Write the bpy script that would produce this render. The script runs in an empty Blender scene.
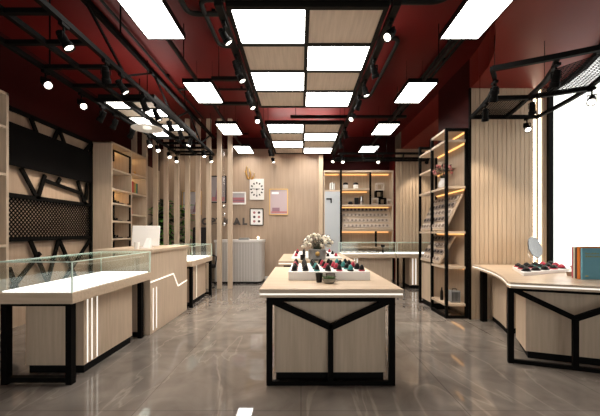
import bpy, bmesh, math, random
from mathutils import Vector, Matrix
random.seed(7)
PI = math.pi
S = bpy.context.scene
COL = S.collection

# ------------------------------------------------------------------ camera
cd = bpy.data.cameras.new('camera')
cam = bpy.data.objects.new('camera', cd); COL.objects.link(cam)
cam.location = (0, 0, 1.3); cam.rotation_euler = (PI/2, 0, 0)
cd.sensor_width = 36; cd.sensor_fit = 'HORIZONTAL'
cd.lens = 36*330/600
cd.shift_x = -1/600; cd.shift_y = 24/600
cd.clip_start = 0.05; cd.clip_end = 100
S.camera = cam

# ------------------------------------------------------------------ world, exposure
w = bpy.data.worlds.new('world'); S.world = w; w.use_nodes = True
bg = w.node_tree.nodes['Background']
bg.inputs[0].default_value = (1.0, 0.98, 0.95, 1); bg.inputs[1].default_value = 1.4
S.view_settings.view_transform = 'Standard'; S.view_settings.look = 'None'
S.view_settings.gamma = 1; S.view_settings.use_curve_mapping = False
S.view_settings.exposure = 0.65
PANEL = 9.0       # radiance of the ceiling light panels
SPOT = 26.0       # watts of a track spotlight
LED = 1.15

# ------------------------------------------------------------------ materials
def mat(name, col, rough=0.5, metal=0.0, emit=None, es=0, spec=0.5, trans=0, ior=1.45):
    m = bpy.data.materials.new(name); m.use_nodes = True
    b = m.node_tree.nodes['Principled BSDF']
    b.inputs['Base Color'].default_value = (*col, 1)
    b.inputs['Roughness'].default_value = rough
    b.inputs['Metallic'].default_value = metal
    b.inputs['Specular IOR Level'].default_value = spec
    b.inputs['Transmission Weight'].default_value = trans
    b.inputs['IOR'].default_value = ior
    if emit:
        b.inputs['Emission Color'].default_value = (*emit, 1)
        b.inputs['Emission Strength'].default_value = es
    return m
def noisy(name, c1, c2, scale=(1,1,1), nscale=8, rough=0.45, detail=6, spec=0.4, bump=0):
    m = mat(name, c1, rough, spec=spec); nt = m.node_tree; N = nt.nodes; L = nt.links
    tc = N.new('ShaderNodeTexCoord'); mp = N.new('ShaderNodeMapping'); mp.inputs['Scale'].default_value = scale
    nz = N.new('ShaderNodeTexNoise'); nz.inputs['Scale'].default_value = nscale; nz.inputs['Detail'].default_value = detail
    rp = N.new('ShaderNodeValToRGB'); rp.color_ramp.elements[0].position = .32; rp.color_ramp.elements[1].position = .68
    rp.color_ramp.elements[0].color = (*c1, 1); rp.color_ramp.elements[1].color = (*c2, 1)
    L.new(tc.outputs['Object'], mp.inputs[0]); L.new(mp.outputs[0], nz.inputs[0])
    L.new(nz.outputs[0], rp.inputs[0]); L.new(rp.outputs[0], N['Principled BSDF'].inputs['Base Color'])
    if bump:
        bp = N.new('ShaderNodeBump'); bp.inputs['Strength'].default_value = bump; bp.inputs['Distance'].default_value = .01
        L.new(nz.outputs[0], bp.inputs['Height']); L.new(bp.outputs[0], N['Principled BSDF'].inputs['Normal'])
    return m
W1, W2 = (.52, .405, .295), (.62, .49, .365)
wood = noisy('wood_upright', W1, W2, (12, 12, .7), 3.2)
wood_x = noisy('wood_lengthways', W1, W2, (.9, 14, 14), 3.0, rough=.32)
wood_tile = noisy('wood_tile', (.56, .46, .37), (.66, .55, .45), (14, .8, 14), 3.0)
wood_flute = noisy('wood_fluted', (.50, .375, .26), (.58, .445, .315), (8, 8, .5), 3)
groove = mat('groove_brown', (.16, .11, .075), .8)
wood_wall = noisy('wood_wall', (.345, .252, .182), (.41, .305, .222), (9, 9, .5), 3.0)
black = mat('black_metal', (.0028, .0025, .0022), .65, spec=.08)
blackm = mat('black_matte', (.005, .005, .005), .8, spec=.15)
pipe_m = mat('dark_pipe', (.008, .0075, .006), .55, spec=.12)
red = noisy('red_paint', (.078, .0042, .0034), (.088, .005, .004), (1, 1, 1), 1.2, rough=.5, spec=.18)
red_shaded = noisy('red_paint_shaded', (.030, .0022, .0018), (.036, .0026, .002), (1, 1, 1), 1.2, rough=.6, spec=.12)  # the ceiling red darkened, so the dimness of the upper walls is in the colour
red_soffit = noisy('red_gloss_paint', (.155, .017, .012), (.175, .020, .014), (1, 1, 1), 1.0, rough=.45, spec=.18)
white = mat('white_lacquer', (.88, .87, .85), .3)
whitem = mat('white_matte', (.75, .73, .70), .6)
grey = mat('grey_lacquer', (.50, .47, .44), .4)
chrome = mat('chrome', (.75, .75, .75), .12, 1)
gold = mat('gold', (.75, .48, .16), .3, .9)
panel_e = mat('light_panel', (.9, .9, .9), .5, emit=(1, .955, .89), es=PANEL)
lens_e = mat('lamp_lens', (.9, .9, .9), .3, emit=(1, .9, .76), es=5)
led_w = mat('led_white', (.9, .9, .85), .4, emit=(1, .93, .82), es=.5)
led_flood = mat('led_wall_strip', (.9, .9, .85), .4, emit=(1, .88, .66), es=6)
led_c = mat('led_cabinet', (.9, .8, .6), .4, emit=(1, .70, .34), es=5)
led_o = mat('led_warm', (.9, .7, .4), .4, emit=(1, .50, .16), es=LED)
bed_e = mat('lit_display_bed', (.9, .9, .9), .5, emit=(1, .99, .96), es=.8)
screen_m = mat('black_screen', (.004, .0035, .0035), .8, spec=.05)
leafg = noisy('leaf_green', (.06, .24, .03), (.18, .50, .06), (1, 1, 1), 14, .5)
leafd = noisy('leaf_dark', (.008, .02, .012), (.02, .05, .025), (1, 1, 1), 14, .5)
dark = mat('dark_plastic', (.006, .005, .005), .35, spec=.3)
pinkred = mat('crimson_plastic', (.42, .03, .06), .3)
teal = mat('teal_plastic', (.04, .26, .25), .3)
vase_g = noisy('grey_ceramic', (.20, .20, .20), (.30, .30, .30), (1, 1, 1), 9, .35)
cream = noisy('cream_petal', (.80, .72, .55), (.9, .86, .78), (1, 1, 1), 20, .6)
pinkp = noisy('pink_petal', (.55, .15, .16), (.75, .35, .33), (1, 1, 1), 20, .6)
paper = mat('paper', (.7, .68, .64), .8)
glassm = bpy.data.materials.new('clear_glass'); glassm.use_nodes = True
nt = glassm.node_tree; N = nt.nodes; L = nt.links; N.remove(N['Principled BSDF'])
tr = N.new('ShaderNodeBsdfTransparent'); tr.inputs[0].default_value = (.985, .995, .99, 1)
gl = N.new('ShaderNodeBsdfGlossy'); gl.inputs['Roughness'].default_value = .02; gl.inputs[0].default_value = (.9, 1, .95, 1)
lw = N.new('ShaderNodeLayerWeight'); lw.inputs[0].default_value = .5
pw = N.new('ShaderNodeMath'); pw.operation = 'POWER'; pw.inputs[1].default_value = 4; L.new(lw.outputs['Facing'], pw.inputs[0])
fr = N.new('ShaderNodeMath'); fr.operation = 'MULTIPLY_ADD'; fr.inputs[1].default_value = .5; fr.inputs[2].default_value = .035; L.new(pw.outputs[0], fr.inputs[0])
mx = N.new('ShaderNodeMixShader'); L.new(fr.outputs[0], mx.inputs[0]); L.new(tr.outputs[0], mx.inputs[1]); L.new(gl.outputs[0], mx.inputs[2])
L.new(mx.outputs[0], N['Material Output'].inputs[0])
edge_g = mat('glass_edge_green', (.72, .88, .78), .2, spec=.6)
bluegrey = mat('frosted_door', (.50, .53, .55), .18)
# marble floor
floor_m = mat('marble_floor', (.2, .17, .15), .025, spec=.6); nt = floor_m.node_tree; N = nt.nodes; L = nt.links
tc = N.new('ShaderNodeTexCoord'); b = N['Principled BSDF']
n1 = N.new('ShaderNodeTexNoise'); n1.inputs['Scale'].default_value = 2.4; n1.inputs['Detail'].default_value = 9; n1.inputs['Distortion'].default_value = 1.2
r1 = N.new('ShaderNodeValToRGB'); e = r1.color_ramp.elements; e[0].position = .3; e[1].position = .72
e[0].color = (.145, .125, .110, 1); e[1].color = (.235, .208, .185, 1)
vn = N.new('ShaderNodeTexNoise'); vn.inputs['Scale'].default_value = .9; vn.inputs['Detail'].default_value = 5; vn.inputs['Distortion'].default_value = .8
r2 = N.new('ShaderNodeValToRGB'); e = r2.color_ramp.elements; e[0].position = .488; e[0].color = (0, 0, 0, 1); e[1].position = .5; e[1].color = (1, 1, 1, 1)
e3 = r2.color_ramp.elements.new(.512); e3.color = (0, 0, 0, 1)
mp = N.new('ShaderNodeMapping'); mp.inputs['Rotation'].default_value = (0, 0, .9); mp.inputs['Scale'].default_value = (1.6, .5, 1)
L.new(tc.outputs['Object'], n1.inputs[0]); L.new(tc.outputs['Object'], mp.inputs[0]); L.new(mp.outputs[0], vn.inputs[0])
L.new(n1.outputs[0], r1.inputs[0]); L.new(vn.outputs[0], r2.inputs[0])
m1 = N.new('ShaderNodeMix'); m1.data_type = 'RGBA'; m1.inputs[7].default_value = (.42, .37, .32, 1)
mu = N.new('ShaderNodeMath'); mu.operation = 'MULTIPLY'; mu.inputs[1].default_value = .32
L.new(r2.outputs[0], mu.inputs[0]); L.new(mu.outputs[0], m1.inputs[0]); L.new(r1.outputs[0], m1.inputs[6])
bk = N.new('ShaderNodeTexBrick'); bk.offset = 0; bk.inputs['Scale'].default_value = 1
bk.inputs['Brick Width'].default_value = 1.2; bk.inputs['Row Height'].default_value = 1.2; bk.inputs['Mortar Size'].default_value = .0035
bk.inputs['Color1'].default_value = bk.inputs['Color2'].default_value = (1, 1, 1, 1); bk.inputs['Mortar'].default_value = (.6, .6, .6, 1)
L.new(tc.outputs['Object'], bk.inputs[0])
m2 = N.new('ShaderNodeMix'); m2.data_type = 'RGBA'; m2.blend_type = 'MULTIPLY'; m2.inputs[0].default_value = 1
L.new(m1.outputs[2], m2.inputs[6]); L.new(bk.outputs[0], m2.inputs[7]); L.new(m2.outputs[2], b.inputs['Base Color'])

# ------------------------------------------------------------------ mesh builder
class MB:
    def __init__(s): s.bm = bmesh.new()
    def box(s, x0, x1, y0, y1, z0, z1):
        v = [s.bm.verts.new(p) for p in ((x0,y0,z0),(x1,y0,z0),(x1,y1,z0),(x0,y1,z0),(x0,y0,z1),(x1,y0,z1),(x1,y1,z1),(x0,y1,z1))]
        for f in ((0,3,2,1),(4,5,6,7),(0,1,5,4),(1,2,6,5),(2,3,7,6),(3,0,4,7)): s.bm.faces.new([v[i] for i in f])
        return s
    def bar(s, p, q, w=.04, h=None, up=(0,0,1)):
        h = h or w; p = Vector(p); q = Vector(q); d = (q-p).normalized(); up = Vector(up)
        if abs(d.dot(up)) > .95: up = Vector((0,1,0)) if abs(d.y) < .9 else Vector((1,0,0))
        a = d.cross(up).normalized(); c = a.cross(d).normalized()
        vs = [s.bm.verts.new(b0 + a*i*w/2 + c*j*h/2) for b0 in (p, q) for i, j in ((-1,-1),(1,-1),(1,1),(-1,1))]
        for f in ((3,2,1,0),(4,5,6,7),(0,1,5,4),(1,2,6,5),(2,3,7,6),(3,0,4,7)): s.bm.faces.new([vs[i] for i in f])
        return s
    def tube(s, pts, r, n=8, closed=False):
        pts = [Vector(p) for p in pts]; rings = []
        for i, p in enumerate(pts):
            d = (pts[min(i+1, len(pts)-1)] - pts[max(i-1, 0)]).normalized()
            up = Vector((0,0,1)) if abs(d.z) < .9 else Vector((1,0,0))
            a = d.cross(up).normalized(); c = a.cross(d)
            rr = r[i] if isinstance(r, (list, tuple)) else r
            rings.append([s.bm.verts.new(p + rr*(a*math.cos(2*PI*k/n) + c*math.sin(2*PI*k/n))) for k in range(n)])
        for A, B in zip(rings, rings[1:]):
            for k in range(n): s.bm.faces.new((A[k], A[(k+1)%n], B[(k+1)%n], B[k]))
        s.bm.faces.new(rings[0][::-1]); s.bm.faces.new(rings[-1]); return s
    def lathe(s, prof, c=(0,0,0), n=20):
        c = Vector(c); rings = []
        for r, z in prof:
            if r < 1e-5: rings.append([s.bm.verts.new(c + Vector((0,0,z)))])
            else: rings.append([s.bm.verts.new(c + Vector((r*math.cos(2*PI*k/n), r*math.sin(2*PI*k/n), z))) for k in range(n)])
        for A, B in zip(rings, rings[1:]):
            if len(A) == 1 and len(B) == 1: continue
            for k in range(n):
                if len(A) == 1: s.bm.faces.new((A[0], B[k], B[(k+1)%n]))
                elif len(B) == 1: s.bm.faces.new((A[k], A[(k+1)%n], B[0]))
                else: s.bm.faces.new((A[k], A[(k+1)%n], B[(k+1)%n], B[k]))
        for R_ in (rings[0], rings[-1]):
            if len(R_) > 1:
                try: s.bm.faces.new(R_)
                except ValueError: pass
        return s
    def prism(s, poly, z0, z1):
        A = [s.bm.verts.new((x, y, z0)) for x, y in poly]; B = [s.bm.verts.new((x, y, z1)) for x, y in poly]
        n = len(poly); s.bm.faces.new(A[::-1]); s.bm.faces.new(B)
        for i in range(n): s.bm.faces.new((A[i], A[(i+1)%n], B[(i+1)%n], B[i]))
        return s
    def hexa(s, bot, top):
        v = [s.bm.verts.new(p) for p in bot+top]
        for f in ((0,3,2,1),(4,5,6,7),(0,1,5,4),(1,2,6,5),(2,3,7,6),(3,0,4,7)): s.bm.faces.new([v[i] for i in f])
        return s
    def leaf(s, p, d, L_, w_):
        p = Vector(p); d = Vector(d).normalized(); side = d.cross(Vector((0,0,1)))
        if side.length < .1: side = Vector((1,0,0))
        side.normalize(); nrm = side.cross(d)
        q = [p, p+d*L_*.35+side*w_/2+nrm*w_*.2, p+d*L_-Vector((0,0,.15*L_)), p+d*L_*.35-side*w_/2+nrm*w_*.2, p+d*L_*.4]
        v = [s.bm.verts.new(x) for x in q]
        for f in ((0,1,4),(1,2,4),(2,3,4),(3,0,4)): s.bm.faces.new([v[i] for i in f])
        return s
    def ball(s, c, r, sub=1):
        bmesh.ops.create_icosphere(s.bm, subdivisions=sub, radius=r, matrix=Matrix.Translation(c)); return s
    def rot(s, M):
        bmesh.ops.transform(s.bm, matrix=M, verts=s.bm.verts[:]); return s
    def build(s, name, m, parent=None, bevel=0, smooth=False, loc=None):
        bmesh.ops.recalc_face_normals(s.bm, faces=s.bm.faces[:])
        me = bpy.data.meshes.new(name); s.bm.to_mesh(me); s.bm.free()
        me.materials.append(m)
        if smooth:
            for p in me.polygons: p.use_smooth = True
            try: me.set_sharp_from_angle(angle=.7)
            except Exception: pass
        o = bpy.data.objects.new(name, me); COL.objects.link(o)
        if parent: o.parent = parent
        if loc: o.location = loc
        if bevel:
            bv = o.modifiers.new('bevel', 'BEVEL'); bv.width = bevel; bv.segments = 2; bv.limit_method = 'ANGLE'
        return o
def tag(o, label, cat, group=None, kind=None):
    o['label'] = label; o['category'] = cat
    if group: o['group'] = group
    if kind: o['kind'] = kind
    return o
def thing(name, label, cat, loc=(0,0,0), rz=0, group=None):
    o = bpy.data.objects.new(name, None); COL.objects.link(o); o.location = loc; o.rotation_euler.z = rz
    o.empty_display_size = .1
    return tag(o, label, cat, group)
def struct(o): o['kind'] = 'structure'; return o
def dup(src, loc, rz=0, label=None, group=None, scale=None):
    c = src.copy(); COL.objects.link(c); c.location = loc; c.rotation_euler.z = rz
    if label: c['label'] = label
    if group: c['group'] = group
    if scale: c.scale = (scale,)*3
    for ch in list(src.children):
        k = ch.copy(); COL.objects.link(k); k.parent = c
        for g in list(ch.children):
            d = g.copy(); COL.objects.link(d); d.parent = k
    return c
def part_label(o, s): o['label'] = s; return o
ORD = ['first', 'second', 'third', 'fourth', 'fifth', 'sixth', 'seventh', 'eighth', 'ninth', 'tenth', 'eleventh', 'twelfth']

# ------------------------------------------------------------------ room shell
CZ = 3.9
SOFF = 3.44
struct(MB().box(-4, 4.8, -3, 9.9, -.1, 0).build('floor', floor_m))
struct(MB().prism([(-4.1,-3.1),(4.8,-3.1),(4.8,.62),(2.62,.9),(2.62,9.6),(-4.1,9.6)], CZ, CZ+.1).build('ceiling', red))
struct(MB().box(-4.1, -3.9, -3, 9.2, 0, 2.98).build('wall_left', wood_wall))
struct(MB().box(-4.1, -3.9, -3, 9.2, 2.98, CZ).build('wall_left_upper', red_shaded))
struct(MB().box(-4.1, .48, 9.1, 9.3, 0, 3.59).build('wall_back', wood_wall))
struct(MB().box(-4.1, .48, 9.1, 9.3, 3.59, CZ).build('wall_back_upper', red_shaded))
struct(MB().box(.48, 2.7, 9.5, 9.7, 0, CZ).build('wall_back_niche', red_shaded))
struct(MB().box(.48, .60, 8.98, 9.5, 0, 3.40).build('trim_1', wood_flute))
struct(MB().box(.48, 2.568, 9.02, 9.5, 3.4, CZ).build('trim_2', red_shaded))
struct(MB().box(2.53, 2.568, 8.97, 9.45, 0, SOFF).build('trim_3', red))
struct(MB().box(-4.1, -3.2, -3.1, -3, 0, CZ).box(3.2, 4.9, -3.1, -3, 0, CZ).box(-3.2, 3.2, -3.1, -3, 2.9, CZ).box(-3.2, 3.2, -3.1, -3, 0, .12).build('wall_front', wood_wall))  # unseen wall; its wide opening is added to admit fill light
struct(MB().box(-3.2, 3.2, -3.06, -3.045, .12, 2.9).build('added_fill_window', glassm))  # added glazing behind the camera, brightens fronts and floor with world light
struct(MB().box(-3.2, -3.14, -3.09, -3.02, .12, 2.9).box(3.14, 3.2, -3.09, -3.02, .12, 2.9).box(-1.1, -1.04, -3.09, -3.02, .12, 2.9).box(1.04, 1.1, -3.09, -3.02, .12, 2.9).build('added_fill_window_frame', black))
struct(MB().box(4.6, 4.8, -3, 3.09, 0, CZ).build('wall_right', wood_wall))
def fluted(name, x0, x1, y, z0, z1, pitch, gaps=(), gap=.007):
    m = MB(); x = x0
    while x < x1-.01:
        e_ = min(x+pitch-gap, x1)
        if not any(a-.005 < (x+e_)/2 < b_+.005 for a, b_ in gaps): m.box(x, e_, y, y+.03, z0, z1)
        x += pitch
    return m.build(name, wood_flute)
# far fluted wall beyond the alcove
struct(MB().box(2.57, 4.8, 8.55, 9.5, 0, CZ).build('wall_alcove', groove))
f = fluted('wall_alcove_fluting', 2.45, 4.6, 8.5, 0, SOFF, .085, gap=.011); struct(f)
# pier between alcove and window: fluted towards the room
struct(MB().box(2.55, 3.66, 4.95, 6.08, 0, CZ).build('wall_pier', groove))
struct(MB().box(2.53, 2.56, 4.95, 6.08, 0, 2.86).build('wall_pier_side', wood_wall))
struct(MB().box(2.53, 2.55, 4.95, 6.08, 2.86, CZ).build('wall_pier_side_upper', red_shaded))
f = fluted('wall_pier_fluting', 2.53, 3.46, 4.915, 0, SOFF, .067); struct(f)
f = fluted('wall_pier_fluting', 3.585, 3.66, 4.915, 0, SOFF, .04); struct(f)
struct(MB().box(2.505, 2.53, 4.90, 4.94, 0, SOFF).build('trim_5', black))
struct(MB().box(3.505, 3.54, 4.915, 4.945, 0, SOFF).build('wall_pier_fluting', wood_flute))
wl = thing('wall_light', 'pair of tall glowing light strips set in the fluted pier beside the window', 'wall light', (3.52, 4.93, 1.7))
MB().box(-.045, -.022, -.01, .01, -1.7, 1.73).build('light_strip', led_flood, wl)
MB().box(.022, .05, -.01, .01, -1.7, 1.73).build('light_strip', led_flood, wl)
struct(MB().box(3.9, 4.0, 6.08, 8.5, 0, CZ).build('wall_alcove_right', wood_wall))
struct(MB().box(3.66, 4.0, 6.0, 6.08, 0, CZ).build('wall_alcove_end', wood_wall))
# soffit with its curved inner edge
CURVE = [(2.53,4.95),(2.50,4.66),(2.42,4.25),(2.29,3.9),(2.14,3.62),(1.99,3.38),(1.93,3.05),(1.95,2.4)]
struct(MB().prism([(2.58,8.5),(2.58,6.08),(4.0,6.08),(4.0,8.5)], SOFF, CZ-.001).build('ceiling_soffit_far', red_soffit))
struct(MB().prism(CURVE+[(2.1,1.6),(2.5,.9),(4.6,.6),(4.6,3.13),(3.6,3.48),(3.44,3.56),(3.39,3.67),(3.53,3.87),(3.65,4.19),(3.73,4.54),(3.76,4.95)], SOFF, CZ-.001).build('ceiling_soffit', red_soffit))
# window wall: curved shop glazing to the right
GL = [(3.74,4.9),(3.70,4.55),(3.62,4.2),(3.50,3.88),(3.36,3.66),(3.42,3.52),(3.6,3.44),(4.6,3.09)]
g = MB()
for a, b_ in zip(GL, GL[1:]): g.bar((*a, 1.72), (*b_, 1.72), .012, 3.44)
struct(g.build('window_1', glassm))
wf = MB().box(3.66, 3.72, 4.86, 5.0, 0, SOFF)
struct(wf.build('window_1_frame', black))
tb = MB()
for a, b_ in zip(GL, GL[1:]): tb.bar((*a, .03), (*b_, .03), .06, .06); tb.bar((*a, SOFF-.03), (*b_, SOFF-.03), .05, .06)
struct(tb.build('trim_4', black))
struct(MB().box(-3.9, -3.885, 7.5, 9.1, 0, .1).build('baseboard_left', black))
struct(MB().box(-1.0, .48, 9.085, 9.1, 0, .08).build('baseboard_back', whitem))

# ------------------------------------------------------------------ left wall lattice and black board
XL = -3.85
def wp(u, v):                                   # a point measured on the left wall plane
    y = 330*(-XL)/(301-u); return (y, 1.3+(232-v)/330*y)
lat = thing('wall_lattice', 'black geometric metal lattice with mesh band on the left wall', 'wall decoration', (XL, 5, 0))
fr_ = MB()
def wbar(m, a, b_, w=.055):
    (y0, z0), (y1, z1) = a, b_; m.bar((0, y0-5, z0), (0, y1-5, z1), .03, w, up=(0,0,1) if abs(z1-z0) < abs(y1-y0)*3 else (0,1,0))
for a, b_ in (((4.0, 2.94), (6.06, 2.94)), ((6.05, .3), (6.05, 2.94)), ((4.0, 1.79), (6.05, 1.79)), ((4.0, 1.2), (6.05, 1.2)), ((4.0, .3), (4.0, 2.94))): wbar(fr_, a, b_, .06)
fr_.build('frame', black, lat)
segs = [((30,116),(37,134)),((58.7,128),(54,140)),((58.7,128),(65,145)),((92,143),(85,151)),((21,168),(37.5,199)),((37.5,199),(45,175)),
        ((44,180),(81,193.5)),((60,178),(57,184.5)),((77.5,181),(85,205)),((85,205),(91.5,144)),((29.5,239),(47.5,282)),((58.7,239),(47.5,282)),
        ((58.7,239),(76,278)),((90.5,239),(64,280)),((40,253),(12,288)),((9,268),(17,290))]
for a, b_ in segs:
    m = MB(); wbar(m, wp(*a), wp(*b_), .055); m.build('slanted_bar', black, lat)
me_ = MB(); y0, y1, z0, z1 = 4.0, 6.05, 1.2, 1.79; pt = .062; H_ = z1-z0
k = y0-H_
while k < y1:
    for sgn in (1, -1):
        ya, yb = (k, k+H_)
        za, zb = (z0, z1) if sgn == 1 else (z1, z0)
        A = [ya, za]; B = [yb, zb]
        if A[0] < y0: t = (y0-A[0])/H_; A = [y0, za+(zb-za)*t]
        if B[0] > y1: t = (B[0]-y1)/H_; B = [y1, zb-(zb-za)*t]
        if B[0]-A[0] > .01: me_.bar((0, A[0]-5, A[1]), (0, B[0]-5, B[1]), .006, .016)
    k += pt
mo = me_.build('mesh_panel', black, lat)
sc_ = thing('wall_screen', 'long black blank screen mounted on the lattice of the left wall', 'screen', (XL+.035, 5, 0))
MB().box(-.01, .03, -.98, .95, 2.18, 2.74).build('screen_panel', screen_m, sc_, bevel=.006)
MB().box(-.02, -.01, -.5, .5, 2.3, 2.6).build('bracket', black, sc_)

# ------------------------------------------------------------------ wall cabinets, left
def cabinet_shell(m, y0, y1, x0, x1, z1, cols, t=.035):
    m.box(x0, x0+.015, y0, y1, 0, z1)
    m.box(x0, x1, y0, y0+t, 0, z1); m.box(x0, x1, y1-t, y1, 0, z1); m.box(x0, x1, y0, y1, z1-t, z1)
    for (a, b_, _) in cols[:-1]: m.box(x0, x1, b_, b_+t, 0, z1)
def shelves(cols, x0, x1, parent):
    for (a, b_, zs) in cols:
        for z in zs: MB().box(x0+.015, x1-.003, a, b_, z-.03, z).build('shelf', wood_x, parent)
cab = thing('display_cabinet', 'tall beige wood shelf cabinet standing beside the reception desk', 'cabinet', (-3.89, 6.1, 0))
c1 = [(.035, .70, [2.49, 2.12, 1.85, 1.515, 1.18, .84, .5, .15]), (.735, 1.365, [2.53, 2.12, 1.67, 1.2, .75, .3])]
m = MB(); cabinet_shell(m, 0, 1.4, 0, .39, 2.98, c1); m.build('carcass', wood, cab, bevel=.003)
shelves(c1, 0, .39, cab)
for z0, z1, top in ((2.62, 2.80, True), (1.87, 2.06, False), (1.54, 1.8, False), (1.2, 1.47, False), (.86, 1.13, False)):
    m = MB()
    m.box(.375, .40, .05, .08, z0-.02 if not top else z0, z1+.03 if top else z1); m.box(.375, .40, .64, .67, z0-.02 if not top else z0-.12, z1+.03 if top else z1)
    if top: m.box(.375, .40, .05, .67, z1+.01, z1+.04)
    else: m.box(.375, .40, .05, .14, z0-.02, z0+.005); m.box(.375, .40, .58, .67, z0-.02, z0+.005)
    m.build('bracket', black, cab)
for ya, yb, z in ((.05, .69, 2.945), (.05, .69, 2.06), (.75, 1.35, 2.945), (.75, 1.35, 2.48)):
    MB().box(.03, .05, ya, yb, z-.02, z-.005).build('led_strip', led_c, cab)
cab2 = thing('display_cabinet', 'tall beige open shelf cabinet cut off at the left edge, nearest to the viewer', 'cabinet', (-3.89, 2.5, 0))
c2 = [(.035, .72, [2.56, 2.0, 1.15, .6, .15]), (.755, 1.42, [2.56, 2.0, 1.15, .6, .15])]
m = MB(); cabinet_shell(m, 0, 1.455, 0, .39, 2.96, c2); m.build('carcass', wood, cab2, bevel=.003)
shelves(c2, 0, .39, cab2)
def book(label, loc, size, m, rz=0, group=None, lean=0):
    """an upright book: size = (thickness, depth, height); spine towards +x"""
    t, d, h = size; b0 = thing('book', label, 'book', loc, rz, group)
    MB().box(-d, -.004, .003, t-.003, .004, h-.004).build('pages', paper, b0)
    MB().box(-d-.004, 0, 0, .003, 0, h).box(-d-.004, 0, t-.003, t, 0, h).box(-.004, 0, .003, t-.003, 0, h).build('cover', m, b0)
    if lean: b0.rotation_euler.x = lean
    return b0
bx = mat('book_red', (.45, .02, .02), .5); bg_ = mat('book_green', (.05, .2, .08), .5); by = mat('book_mustard', (.5, .3, .05), .5); bb = mat('book_navy', (.03, .06, .12), .5)
y = 6.90
for nm, mt, t, h in (('red', bx, .11, .25), ('brown', mat('book_brown', (.3, .12, .05), .5), .05, .24), ('mustard', by, .035, .24), ('dark green', bg_, .05, .22), ('navy', bb, .04, .23)):
    book(f'{nm} book standing on the upper shelf of the tall cabinet, far column', (-3.56, y, 2.12), (t, .2, h), mt, group='books in the tall cabinet'); y += t+.004
def figurine(label, loc, mt, h=.14, w=.05, name='ornament', cat='ornament', group=None):
    o = MB().lathe([(w*.7, 0), (w, h*.15), (w*.8, h*.5), (w*.35, h*.7), (w*.5, h*.85), (w*.3, h), (0, h)], n=12).build(name, mt, smooth=True, loc=loc)
    return tag(o, label, cat, group)
def low_tray(label, loc, mt):
    t = thing('trinket_tray', label, 'tray', loc)
    MB().box(-.07, .07, -.12, .12, 0, .02).build('tray', mt, t); MB().ball((0, -.05, .045), .027, 2).ball((0, .05, .04), .022, 2).build('trinket', dark, t, smooth=True)
    return t
low_tray('small dark trinkets on the cabinet shelf just below the lit compartment', (-3.6, 6.45, 1.85), dark)
low_tray('small dark trinkets in the middle compartment of the tall cabinet', (-3.6, 6.4, 1.515), dark)
low_tray('small dark trinkets one shelf above the counter in the tall cabinet', (-3.6, 6.42, 1.18), dark)
low_tray('low black tray on the shelf behind the glass display counter', (-3.6, 6.42, .84), dark)
figurine('thin dark figurine in the second compartment from the top, near column', (-3.62, 6.25, 2.12), dark, .24, .02)
figurine('small red figurine on the third shelf of the far column', (-3.6, 6.98, 1.67), bx, .16, .035)
figurine('small pale ornament on the top shelf of the far column', (-3.6, 7.15, 2.53), gold, .08, .04)
figurine('dark vase on the far column shelf right behind the monitor', (-3.6, 7.0, 1.2), dark, .22, .05)

# ------------------------------------------------------------------ glass display counters
def glass_case(root, x0, x1, y0, y1, slab=.09, top=.80, gh=.25):
    """body is up to the caller; coordinates are relative to the root"""
    MB().box(x0, x1, y0, y1, top-slab, top).build('countertop', wood_x, root, bevel=.003)
    MB().box(x0+.03, x1-.03, y0+.03, y1-.03, top, top+.012).build('lit_bed', bed_e, root)
    t = .008
    for nm, (a, b_, c, d, e_, f_) in (('front', (x0+.01, x1-.01, y0+.01, y0+.01+t, top, top+gh)), ('back', (x0+.01, x1-.01, y1-.01-t, y1-.01, top, top+gh)),
            ('side', (x0+.01, x0+.01+t, y0+.02, y1-.02, top, top+gh)), ('side', (x1-.01-t, x1-.01, y0+.02, y1-.02, top, top+gh)), ('top', (x0+.01, x1-.01, y0+.01, y1-.01, top+gh, top+gh+t))):
        MB().box(a, b_, c, d, e_, f_).build('glass_'+nm, glassm, root)
    m = MB(); e0 = .009; z = top+gh+t/2
    for xa in (x0+.01, x1-.01): m.bar((xa, y0+.01, z), (xa, y1-.01, z), e0)
    for ya in (y0+.01, y1-.01): m.bar((x0+.01, ya, z), (x1-.01, ya, z), e0)
    for xa in (x0+.01, x1-.01):
        for ya in (y0+.01, y1-.01): m.bar((xa, ya, top), (xa, ya, top+gh), e0)
    m.build('glass_edge', edge_g, root)
def leg_frame(root, x0, x1, y, top=.71, w=.05, d=.06):
    m = MB(); m.box(x0, x0+w, y, y+d, 0, top).box(x1-w, x1, y, y+d, 0, top).box(x0+w, x1-w, y, y+d, top-.04, top).box(x0+w, x1-w, y, y+d, .02, .06)
    return m.build('leg_frame', black, root)
def case_body(root, x0, x1, y0, y1, z1=.71, kick=.075, strips=(), fz=(.08, .6)):
    MB().box(x0, x1, y0, y1, kick, z1).build('body', wood, root, bevel=.003)
    MB().box(x0+.02, x1-.012, y0+.02, y1-.02, 0, kick).build('plinth', blackm, root)
    for ya in strips: MB().box(x1, x1+.004, ya, ya+.015, kick+.01, z1-.02).build('led_strip', led_w, root)
case1 = thing('display_counter', 'glass topped wooden display counter nearest the viewer with three white light strips', 'display counter', (-1.87, 2.70, 0))
glass_case(case1, -.63, 0, 0, 1.42)
case_body(case1, -.66, -.125, .33, 1.2, strips=(.375, .44, .52))
leg_frame(case1, -.68, -.08, .1); leg_frame(case1, -.68, -.08, 1.33)
case2 = thing('display_counter', 'glass topped wooden display counter beyond the reception desk', 'display counter', (-1.85, 5.62, 0))
glass_case(case2, -.63, 0, 0, 1.27)
case_body(case2, -.6, -.09, .12, 1.1, strips=(.2, .27, .5))
leg_frame(case2, -.63, -.02, .04); leg_frame(case2, -.63, -.0, 1.17)
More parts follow.
